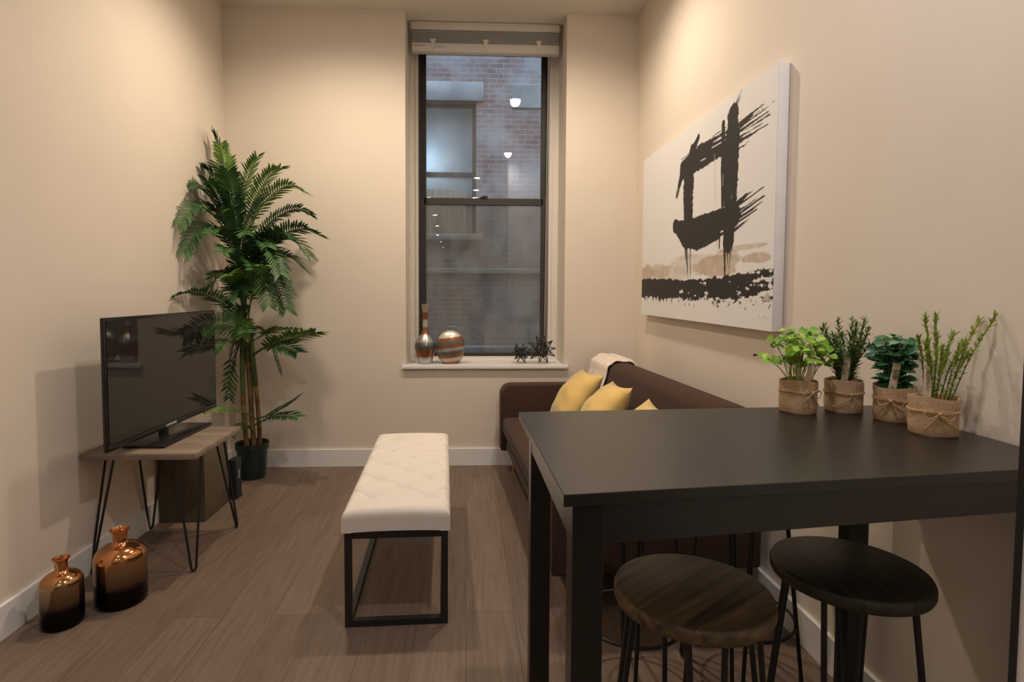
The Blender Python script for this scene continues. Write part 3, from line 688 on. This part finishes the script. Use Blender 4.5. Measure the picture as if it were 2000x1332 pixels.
for (x, y) in btn:                                   # pleats that run out over the edges
    if abs(x) > .1: segs.append(((x, y), (math.copysign(.205, x), y - .09)));
    if abs(x) > .1: segs.append(((x, y), (math.copysign(.205, x), y + .09)))
def cush_top(x, y):
    e = 0.
    for bx_, by_ in btn:
        d2 = (x - bx_) ** 2 + (y - by_) ** 2
        if d2 < .02: e -= .024 * math.exp(-d2 / .0010)
    m_ = 9
    for (a, c) in segs:
        vx, vy = c[0] - a[0], c[1] - a[1]; t_ = max(0, min(1, ((x - a[0]) * vx + (y - a[1]) * vy) / (vx * vx + vy * vy)))
        m_ = min(m_, math.hypot(x - a[0] - t_ * vx, y - a[1] - t_ * vy))
    e -= .0085 * math.exp(-(m_ / .0085) ** 2)
    return e
def cush(u, v):
    # u,v in 0..1 : wraps over the rounded rim and down the skirt
    def wrap(t, half):
        s_ = (t - .5) * 2; A = half - CR; tot = A + CR * PI / 2 + (CZ1 - CZ0 - CR); d = abs(s_) * tot
        if d <= A: o, dz = d, 0
        elif d <= A + CR * PI / 2: q = (d - A) / CR; o, dz = A + CR * math.sin(q), CR * (1 - math.cos(q))
        else: o, dz = half, CR + d - A - CR * PI / 2
        return math.copysign(o, s_), dz
    x, dx = wrap(u, CW); y, dy = wrap(v, CL)
    z = CZ1 + .006 * (1 - (x / CW) ** 2) - max(dx, dy) if min(dx, dy) < 1e-6 else CZ1 - max(dx, dy)
    z = max(z, CZ0)
    k = max(0, 1 - max(dx, dy) / .03)
    return (x * (1 - .0 * k), y, z + cush_top(x, y) * k)
MB().grid(cush, 84, 220).box(-CW + .012, -CL + .012, CZ0, CW - .012, CL - .012, CZ0 + .02).build('cushion', M['linen'], be, True, 70)
for (x, y) in btn:
    MB().lathe([(.0, .0), (.009, .0), (.010, .002), (.006, .005), (0, .006)], 12, (x, y, CZ1 + .006 * (1 - (x / CW) ** 2) - .030)).build('button', M['linen'], be)

# ------------------------------------------------------------------ sofa along the right wall
so = thing('sofa', 'dark brown fabric sofa along the right wall under the painting', 'sofa', (.245, 3.99, 0), .053)
# local: x from the front edge to the wall, y negative towards the viewer
SL, SD = 1.86, .84
def skew_box(mb, x0, y0, z0, x1, y1, z1, r, seg, dx):   # box whose top is pushed dx towards the wall
    bm = bmesh.new(); bmesh.ops.create_cube(bm, size=1)
    for v in bm.verts: v.co = Vector(((x0 + x1) / 2 + v.co.x * (x1 - x0) + (dx if v.co.z > 0 else 0), (y0 + y1) / 2 + v.co.y * (y1 - y0), (z0 + z1) / 2 + v.co.z * (z1 - z0)))
    bmesh.ops.bevel(bm, geom=bm.edges[:], offset=r, segments=seg, profile=.5, affect='EDGES'); return mb.bm(bm)
MB().box(.0, -SL + .115, .285, SD - .15, -.115, .405, .035, 5).build('seat_cushion', M['sofa'], so)
MB().box(.03, -SL + .01, .165, SD - .02, -.01, .287, .012, 3).build('seat_frame', M['sofa'], so)
back = skew_box(MB(), SD - .27, -SL + .02, .36, SD - .115, -.02, .815, .055, 6, .105); back.build('backrest', M['sofa'], so)
for y0 in (-.118, -SL):
    bm = bmesh.new(); bmesh.ops.create_cube(bm, size=1)
    for v in bm.verts: v.co = Vector((.43 + v.co.x * .86 - .01, y0 + .059 + v.co.y * .118, .396 + v.co.z * .465))
    es = [e for e in bm.edges if abs(e.verts[0].co.y - e.verts[1].co.y) > .05 and e.verts[0].co.x < .2 and e.verts[0].co.z > .5]
    bmesh.ops.bevel(bm, geom=es, offset=.075, segments=8, profile=.5, affect='EDGES')
    bmesh.ops.bevel(bm, geom=[e for e in bm.edges if e.calc_face_angle(0) > .6], offset=.012, segments=3, profile=.5, affect='EDGES')
    MB().bm(bm).build('armrest', M['sofa'], so)
for x in (.09, SD - .1):
    for y in (-.06, -SL + .06): MB().lathe([(0, 0), (.013, 0), (.02, .166), (0, .166)], 16, (x, y, 0)).build('leg', M['blond_wood'], so)

def pillow(loc, label, size=.43, T=.10, tilt=0., yaw=0., rollz=0.):
    t = thing('throw_pillow', label, 'cushion', loc, 0, 'mustard cushions on the sofa'); mb = MB(); n = 28
    for sg in (1, -1):
        def fn(u, v):
            a, b_ = u * 2 - 1, v * 2 - 1
            x = size / 2 * a * (1 - .10 * (1 - b_ * b_)); y = size / 2 * b_ * (1 - .10 * (1 - a * a))
            h = T * (max(0, 1 - a * a) ** .55) * (max(0, 1 - b_ * b_) ** .55)
            wr = .004 * math.sin(9 * a + 5 * b_ * b_) * (1 - a * a) * (1 - b_ * b_)
            return (x, y, sg * (h + wr))
        mb.grid(fn, n, n)
    o = mb.build('cover', M['yellow'], t, True, 70, weld=.0004)
    # face normal starts at +z, is stood up to face the room (-x) and leans back by tilt
    Rm = Matrix.Rotation(yaw, 4, 'Z') @ Matrix.Rotation(-PI / 2 + tilt, 4, 'Y') @ Matrix.Rotation(rollz, 4, 'Z')
    t.matrix_world = Matrix.Translation(loc) @ Rm
    return t
P1 = [((.700, 3.60, .580), 'mustard cushion at the far end of the sofa below the throw', .62, .07, .06), ((.728, 3.02, .598), 'mustard cushion in the middle, leaning on the brown sofa back', .62, -.08, .10), ((.760, 2.47, .585), 'mustard cushion nearest the table, mostly hidden by the tabletop', .60, -.04, .02)]
for loc, lb, tl, yw, rz in P1: pillow(loc, lb, tilt=tl, yaw=yw, rollz=rz)

# throw over the far end of the sofa back
tl_ = thing('knit_throw', 'cream striped knit throw draped over the far sofa back', 'blanket', (.245, 3.99, 0), .053)
path = [(.575, .44), (.590, .50), (.612, .60), (.638, .71), (.655, .775), (.674, .802), (.704, .818), (.755, .820), (.800, .815), (.832, .796), (.846, .75), (.848, .68), (.848, .60)]
pp = lerp_path([(x, 0, z) for x, z in path], 60)
def thr(u, v):
    k = v * 60; i = min(int(k), 59); p = pp[i].lerp(pp[i + 1], k - i); tg = (pp[min(i + 1, 60)] - pp[max(i - 1, 0)]).normalized(); nr = Vector((-tg.z, 0, tg.x))
    if nr.z < 0 and v < .3: pass
    w = -.06 - u * .36 - .03 * (1 - v) * (u - .5)
    off = .001 + .014 * (abs(math.sin(u * PI * 4)) ** .7) + .003 * math.sin(v * 40)
    return (p.x + nr.x * off, w + .01 * math.sin(v * 5), p.z + nr.z * off)
ob = MB().grid(thr, 70, 90).build('blanket', M['throw'], tl_, True, 80)
sm = ob.modifiers.new('thickness', 'SOLIDIFY'); sm.thickness = .006; sm.offset = 1

# ------------------------------------------------------------------ bar table
tb = thing('bar_table', 'black high table standing against the right wall', 'table', (0, 0, 0))
A_, B_, C_, D_ = (.163, .920), (.147, 1.565), (1.226, 1.632), (1.226, 1.045)
def inset(d): return [(A_[0] + d, A_[1] + d), (B_[0] + d, B_[1] - d), (C_[0] - d, C_[1] - d), (D_[0] - d, D_[1] + d)]
top = MB().prism([A_, D_, C_, B_], .918, .940); o = top.build('tabletop', M['table'], tb, False)
bv = o.modifiers.new('edge', 'BEVEL'); bv.width = .0018; bv.segments = 2
leg_c = [(.208, .962), (.202, 1.522), (1.135, 1.575), (1.197, 1.092)]
LW = .027
for (x, y) in leg_c: MB().box(x - LW, y - LW, 0, x + LW, y + LW, .918, .0015).build('leg', M['table'], tb, False)
def apron(p, q):
    p, q = Vector((*p, 0)), Vector((*q, 0)); d = (q - p).normalized(); n = Vector((-d.y, d.x, 0)) * .010
    a = p + d * LW; b_ = q - d * LW
    MB().prism([tuple((a - n)[:2]), tuple((b_ - n)[:2]), tuple((b_ + n)[:2]), tuple((a + n)[:2])], .846, .918).build('apron', M['table'], tb, False)
off = LW - .011
apron((leg_c[0][0], leg_c[0][1] - off), (leg_c[3][0], leg_c[3][1] - off)); apron((leg_c[1][0], leg_c[1][1] + off), (leg_c[2][0], leg_c[2][1] + off))
apron((leg_c[0][0] - off, leg_c[0][1]), (leg_c[1][0] - off, leg_c[1][1])); apron((leg_c[3][0] + off, leg_c[3][1]), (leg_c[2][0] + off, leg_c[2][1]))

# ------------------------------------------------------------------ stools
def stool(loc, rz, label, wood, R_=.166):
    t = thing('bar_stool', label, 'stool', loc, rz, 'round stools at the high table')
    MB().lathe([(0, .606), (R_ - .012, .606), (R_ - .003, .610), (R_, .617), (R_, .630), (R_ - .003, .637), (R_ - .010, .640), (0, .641)], 56).build('seat', M[wood], t, True, 50)
    for k in range(4):
        a = PI / 4 + k * PI / 2; ca, sa = math.cos(a), math.sin(a); tx, ty = -sa, ca
        hairpin(ca * .185, sa * .185, (ca * .125 + tx * .035, sa * .125 + ty * .035, .606), (ca * .125 - tx * .035, sa * .125 - ty * .035, .606), .606, .0062, .014, 'leg', M['black_metal'], t)
    MB().tube([(.166 * math.cos(2 * PI * i / 40), .166 * math.sin(2 * PI * i / 40), .20) for i in range(40)], .0055, 8, closed=True).build('foot_ring', M['black_metal'], t)
    MB().lathe([(0, .600), (.13, .600), (.13, .606), (0, .606)], 32).build('seat_plate', M['black_metal'], t)
    return t
stool((.490, 1.172, 0), .62, 'front left stool with brown streaked seat under the table', 'seat_brown')
stool((.898, 1.258, 0), .10, 'front right stool with near-black round seat', 'seat_black')
stool((.545, 1.800, 0), .50, 'back left stool behind the brown-seated one, legs only in view', 'seat_brown')
stool((.925, 1.815, 0), .30, 'back right stool behind the black-seated one, legs and ring showing', 'seat_black')

# ------------------------------------------------------------------ herb pots on the table
def pot(loc, label, rz=0., R_=.0485, h=.092):
    t = thing('potted_herb', label, 'potted plant', loc, rz, 'burlap herb pots on the high table'); rr = random.Random(int(loc[0] * 1000))
    mb = MB(); n = 48; prof = [(.0, 0.), (.93, .0), (.985, .05), (1.0, .3), (.99, .62), (1.0, .75), (1.02, .93), (1.01, 1.), (.95, .99), (.92, .93), (.90, .80), (.0, .80)]
    vs = []; fs = []
    for (q, z) in prof:
        for j in range(n):
            a = 2 * PI * j / n; wv = 1 + .018 * math.sin(3 * a + 9 * z + loc[0] * 9) + .012 * math.sin(7 * a + 4 * z)
            zz = z * h + (.003 * math.sin(2 * a + loc[1] * 20) if z > .7 else 0)
            vs.append((R_ * q * wv * math.cos(a), R_ * q * wv * math.sin(a), zz))
    for i in range(len(prof) - 1):
        for j in range(n): fs.append((i * n + j, i * n + (j + 1) % n, (i + 1) * n + (j + 1) % n, (i + 1) * n + j))
    mb.add(vs, fs); mb.build('burlap_wrap', M['burlap'], t, True, 60)
    MB().lathe([(R_ * .9, h * .82), (R_ * .5, h * .86), (0, h * .87)], 20).build('moss', M['soil'], t, True, 80)
    return t, R_, h
def twine(t, R_, h, a0, z=.62, tail=(.35, .30), loops=True):
    mb = MB(); r0 = R_ * 1.03
    P = lambda a, zz, rr=0.: (math.cos(a) * (r0 + rr), math.sin(a) * (r0 + rr), zz * h)
    for k in range(2): mb.tube([P(2 * PI * i / 48, z + .03 * k + .012 * math.sin(i * .5)) for i in range(48)], .0016, 6, closed=True)
    for sg in (-1, 1):
        if loops: mb.tube(lerp_path([P(a0, z, .003), P(a0 + sg * .28, z + .10, .008), P(a0 + sg * .50, z + .0, .010), P(a0 + sg * .34, z - .14, .008), P(a0, z, .004)], 20), .0015, 6)
        mb.tube(lerp_path([P(a0, z, .003), P(a0 + sg * .18, z - .16, .005), P(a0 + sg * tail[0 if sg < 0 else 1], z - .42, .006)], 12), .0014, 6)
    bm = bmesh.new(); bmesh.ops.create_icosphere(bm, subdivisions=2, radius=.0042); mb.bm(bm, Matrix.Translation(P(a0, z, .003)))
    mb.build('twine_bow', M['twine'], t)
def marker(t, x, y, z0, hgt, w, lean, word=None, face=-PI / 2):
    mb = MB().box(-w / 2, -.0009, 0, w / 2, .0009, hgt, .0006); o = mb.build('plant_marker', M['stick'], t)
    o.location = (x, y, z0); o.rotation_euler = (lean[0], lean[1], face + PI / 2)
    if word: text('printed_word', word, M['dark_text'], o, (0, -.00105, hgt * .62), (PI / 2, PI / 2, 0), w * .62, .0001)
    return o
def leaf(mb, p, d, nrm, l, w, fold=.2, tipc=.0):
    d = d.normalized(); s_ = d.cross(nrm)
    if s_.length < 1e-3: s_ = d.cross(Vector((1, .2, 0)))
    s_.normalize(); u = s_.cross(d).normalized()
    q = [p, p + d * l * .35 + s_ * w * .5 + u * w * fold, p + d * l * .35, p + d * l * .35 - s_ * w * .5 + u * w * fold, p + d * l * .72 + s_ * w * .38 + u * w * fold * .7 - u * l * tipc, p + d * l * .72 - u * l * tipc, p + d * l * .72 - s_ * w * .38 + u * w * fold * .7 - u * l * tipc, p + d * l - u * l * tipc * 2]
    mb.add(q, [(0, 2, 1), (0, 3, 2), (1, 2, 5, 4), (2, 3, 6, 5), (4, 5, 7), (5, 6, 7)])
def rvec(r, up=.2): return Vector((r.uniform(-1, 1), r.uniform(-1, 1), r.uniform(-.4, 1) + up)).normalized()
FACE = -1.95      # direction from a pot towards the viewer

# 1 round-leaved bright herb
t, R_, h = pot((.942, 1.552, .94), 'bright green leafy herb in burlap, leftmost pot on the table')
twine(t, R_, h, FACE + .55, .66, (.1, .45)); marker(t, .000, -.030, h * .8, .072, .017, (.05, .30), None, -PI / 2 - .55)
r = random.Random(11); st, lf = MB(), MB()
for k in range(46):
    a = r.uniform(0, 2 * PI); o = r.uniform(0, .03); b0_ = Vector((math.cos(a) * o, math.sin(a) * o, h * .84)); sp_ = r.uniform(.015, .075) if k > 4 else r.uniform(.07, .10)
    e = Vector((math.cos(a) * sp_, math.sin(a) * sp_, h + r.uniform(.055, .150) - sp_ * .35)); mid_ = b0_.lerp(e, .5) + Vector((0, 0, .012))
    if e.x > .09: e.x = .09
    st.tube(lerp_path([b0_, mid_, e], 6), .0009, 5)
    for q in range(4):
        aa = q * PI / 2 + r.random(); dv = Vector((math.cos(aa), math.sin(aa), r.uniform(-.1, .5)))
        leaf(lf, e + dv * .002, dv, (Vector((-.5, -.8, .6)) + rvec(r) * .8).normalized(), r.uniform(.018, .027), r.uniform(.022, .030), .12, .1)
st.build('stems', M['lime'], t); lf.build('foliage', M['parsley'], t, True, 80)
# 2 rosemary
def needles(t, r, n, spread, lo_h, hi_h, nl, nw, m, stem_m, dens, h, bend=.4, xmax=.1):
    st, lf = MB(), MB()
    for k in range(n):
        a = 2 * PI * k / n + r.uniform(-.4, .4); o = r.uniform(0, .03); b_ = Vector((math.cos(a) * o, math.sin(a) * o, h * .82)); s_ = r.uniform(spread * .25, spread)
        e = Vector((min(xmax, math.cos(a) * s_), math.sin(a) * s_, h + r.uniform(lo_h, hi_h))); pth = lerp_path([b_, b_.lerp(e, .5) + Vector((0, 0, .015)), e], 16); st.tube(pth, [.0013 - .0007 * i / 16 for i in range(17)], 5)
        for i in range(dens):
            f = .12 + .88 * i / (dens - 1); x = f * 16; kk = min(int(x), 15); p = pth[kk].lerp(pth[kk + 1], x - kk); tg = (pth[kk + 1] - pth[kk]).normalized()
            for w_ in range(3):
                dv = (rvec(r) + tg * bend * (1 + f)).normalized(); leaf(lf, p, dv, tg, nl * r.uniform(.7, 1.1) * (1.1 - .35 * f), nw, .2)
    st.build('stems', stem_m, t); lf.build('foliage', m, t, True, 80)
t, R_, h = pot((1.078, 1.556, .94), 'dense rosemary-like herb in burlap, second pot from the left')
twine(t, R_, h, FACE + .15, .60, (.9, .5), False); marker(t, -.019, -.026, h * .8, .088, .017, (.03, .08), None, -PI / 2 - .6)
needles(t, random.Random(5), 24, .068, .08, .172, .027, .0044, M['rosemary'], M['palm_stem'], 26, h, .12)
# 3 dark oval leaves
t, R_, h = pot((1.140, 1.442, .94), 'dark green oval-leaved herb in burlap, third pot from the left')
twine(t, R_, h, FACE - .45, .62); marker(t, -.026, -.020, h * .8, .082, .0175, (.02, .12), 'SAGE', -PI / 2 - .66)
r = random.Random(8); st, lf = MB(), MB()
for k in range(12):
    a = 2 * PI * k / 12 + r.uniform(-.3, .3); o = r.uniform(0, .025); b_ = Vector((math.cos(a) * o, math.sin(a) * o, h * .82)); s_ = r.uniform(.02, .05); e = Vector((min(.05, math.cos(a) * s_), math.sin(a) * s_, h + r.uniform(.07, .135)))
    pth = lerp_path([b_, b_.lerp(e, .5) + Vector((0, 0, .01)), e], 8); st.tube(pth, .0014, 5)
    for i in range(1, 9):
        p = pth[i]
        for sg in (0, PI):
            aa = a + i * 1.57 + sg; dv = Vector((math.cos(aa), math.sin(aa), r.uniform(.0, .5)))
            leaf(lf, p, dv, (Vector((-.4, -.7, .7)) + rvec(r) * .7).normalized(), r.uniform(.028, .042), r.uniform(.018, .024), .15, .12)
st.build('stems', M['basil'], t); lf.build('foliage', M['basil'], t, True, 80)
# 4 lime sprigs
t, R_, h = pot((1.124, 1.300, .94), 'yellow-green sprigged herb in burlap, rightmost pot nearest the viewer', R_=.0495)
twine(t, R_, h, FACE - .1, .62, (.5, .9)); marker(t, -.032, -.018, h * .8, .092, .0155, (0, .0), 'ROSEMARY', -PI / 2 - .72)
r = random.Random(4); st, lf = MB(), MB()
for (dx, dy, dz, sb) in [(-.045, -.02, .185, -.02), (-.02, -.02, .190, -.01), (.098, -.045, .190, .02), (.098, -.005, .176, .03), (.05, .01, .145, .01), (.035, -.03, .125, .0), (.062, -.01, .125, .02), (-.035, .01, .135, -.02), (-.01, -.03, .115, -.01), (.02, -.01, .095, 0), (.045, -.035, .10, .02), (-.04, -.03, .10, -.02), (.0, .03, .12, 0), (-.03, -.035, .145, -.02)]:
    b_ = Vector((sb, dy * .5, h * .82)); e = Vector((min(dx, .098), dy, h + dz)); pth = lerp_path([b_, b_.lerp(e, .5) + Vector((-.004 if dx > 0 else .004, 0, .008)), e], 18); st.tube(pth, [.0014 - .0007 * i / 18 for i in range(19)], 5)
    for i in range(2, 19):
        f = i / 18; p = pth[i]; tg = (pth[i] - pth[i - 1]).normalized()
        for w_ in range(3 if f < .55 else 6):
            dv = (rvec(r) + tg * (.5 + .7 * f)).normalized(); leaf(lf, p, dv, tg, r.uniform(.014, .022) * (.75 if f < .4 else 1), .0042, .2)
st.build('stems', M['palm_sheath'], t); lf.build('foliage', M['lime'], t, True, 80)

# ------------------------------------------------------------------ things on the window sill
v1 = thing('long_neck_vase', 'tall long-necked vase with copper and silver bands on the sill', 'vase', (-.305, 4.185, SILL))
MB().lathe([(0, 0), (.046, 0), (.052, .006), (.062, .055), (.077, .115), (.079, .130), (.074, .150), (.052, .195), (.034, .215), (.024, .235), (.019, .262), (.018, .34), (.019, .39), (.027, .432), (.028, .440), (.024, .440), (.016, .40), (.014, .25), (0, .24)], 40).build('vase_body', M['vase_neck'], v1, True, 50)
v2 = thing('round_vase', 'squat round vase with tilted copper and grey stripes on the sill', 'vase', (-.118, 4.180, SILL), .05)
prof = [(0, 0), (.050, 0), (.075, .022), (.095, .058), (.105, .100), (.106, .135), (.098, .172), (.080, .208), (.058, .232), (.030, .243), (.022, .246), (.018, .246), (.012, .236), (0, .23)]
MB().lathe(prof, 44, sx=1, sy=.55).build('vase_body', M['vase_round'], v2, True, 50)
def wires(name, loc, s_, label, seed, npts):
    t = thing(name, label, 'ornament', loc); r = random.Random(seed); mb = MB()
    bm = bmesh.new(); bmesh.ops.create_icosphere(bm, subdivisions=1, radius=.42)
    Rm = Matrix.Rotation(seed * .7, 3, 'X') @ Matrix.Rotation(seed * 1.3, 3, 'Z'); core = [Rm @ v.co for v in bm.verts]; pts = list(core); ed = set()
    for e in bm.edges: ed.add(tuple(v.index for v in e.verts))
    for k, f in enumerate(bm.faces):
        if npts < 20 and k % 20 >= npts: continue
        n = len(pts); pts.append((Rm @ f.calc_center_median()).normalized() * r.uniform(.9, 1.12))
        for v in f.verts: ed.add((v.index, n))
    bm.free(); zmin = min(p.z for p in pts); pts = [Vector((p.x, p.y * .8, (p.z - zmin) * .95)) * s_ + Vector((0, 0, .004)) for p in pts]
    for i, j in ed: mb.tube([pts[i], pts[j]], .0030, 6)
    mb.build('wire_lattice', M['wire'], t); return t
wires('wire_ornament', (.566, 4.185, SILL), .112, 'larger black wire star ornament at the sill right corner', 2, 20)
wires('wire_ornament', (.405, 4.195, SILL),   .076, 'smaller black wire ornament left of the larger one on the sill', 5, 20)
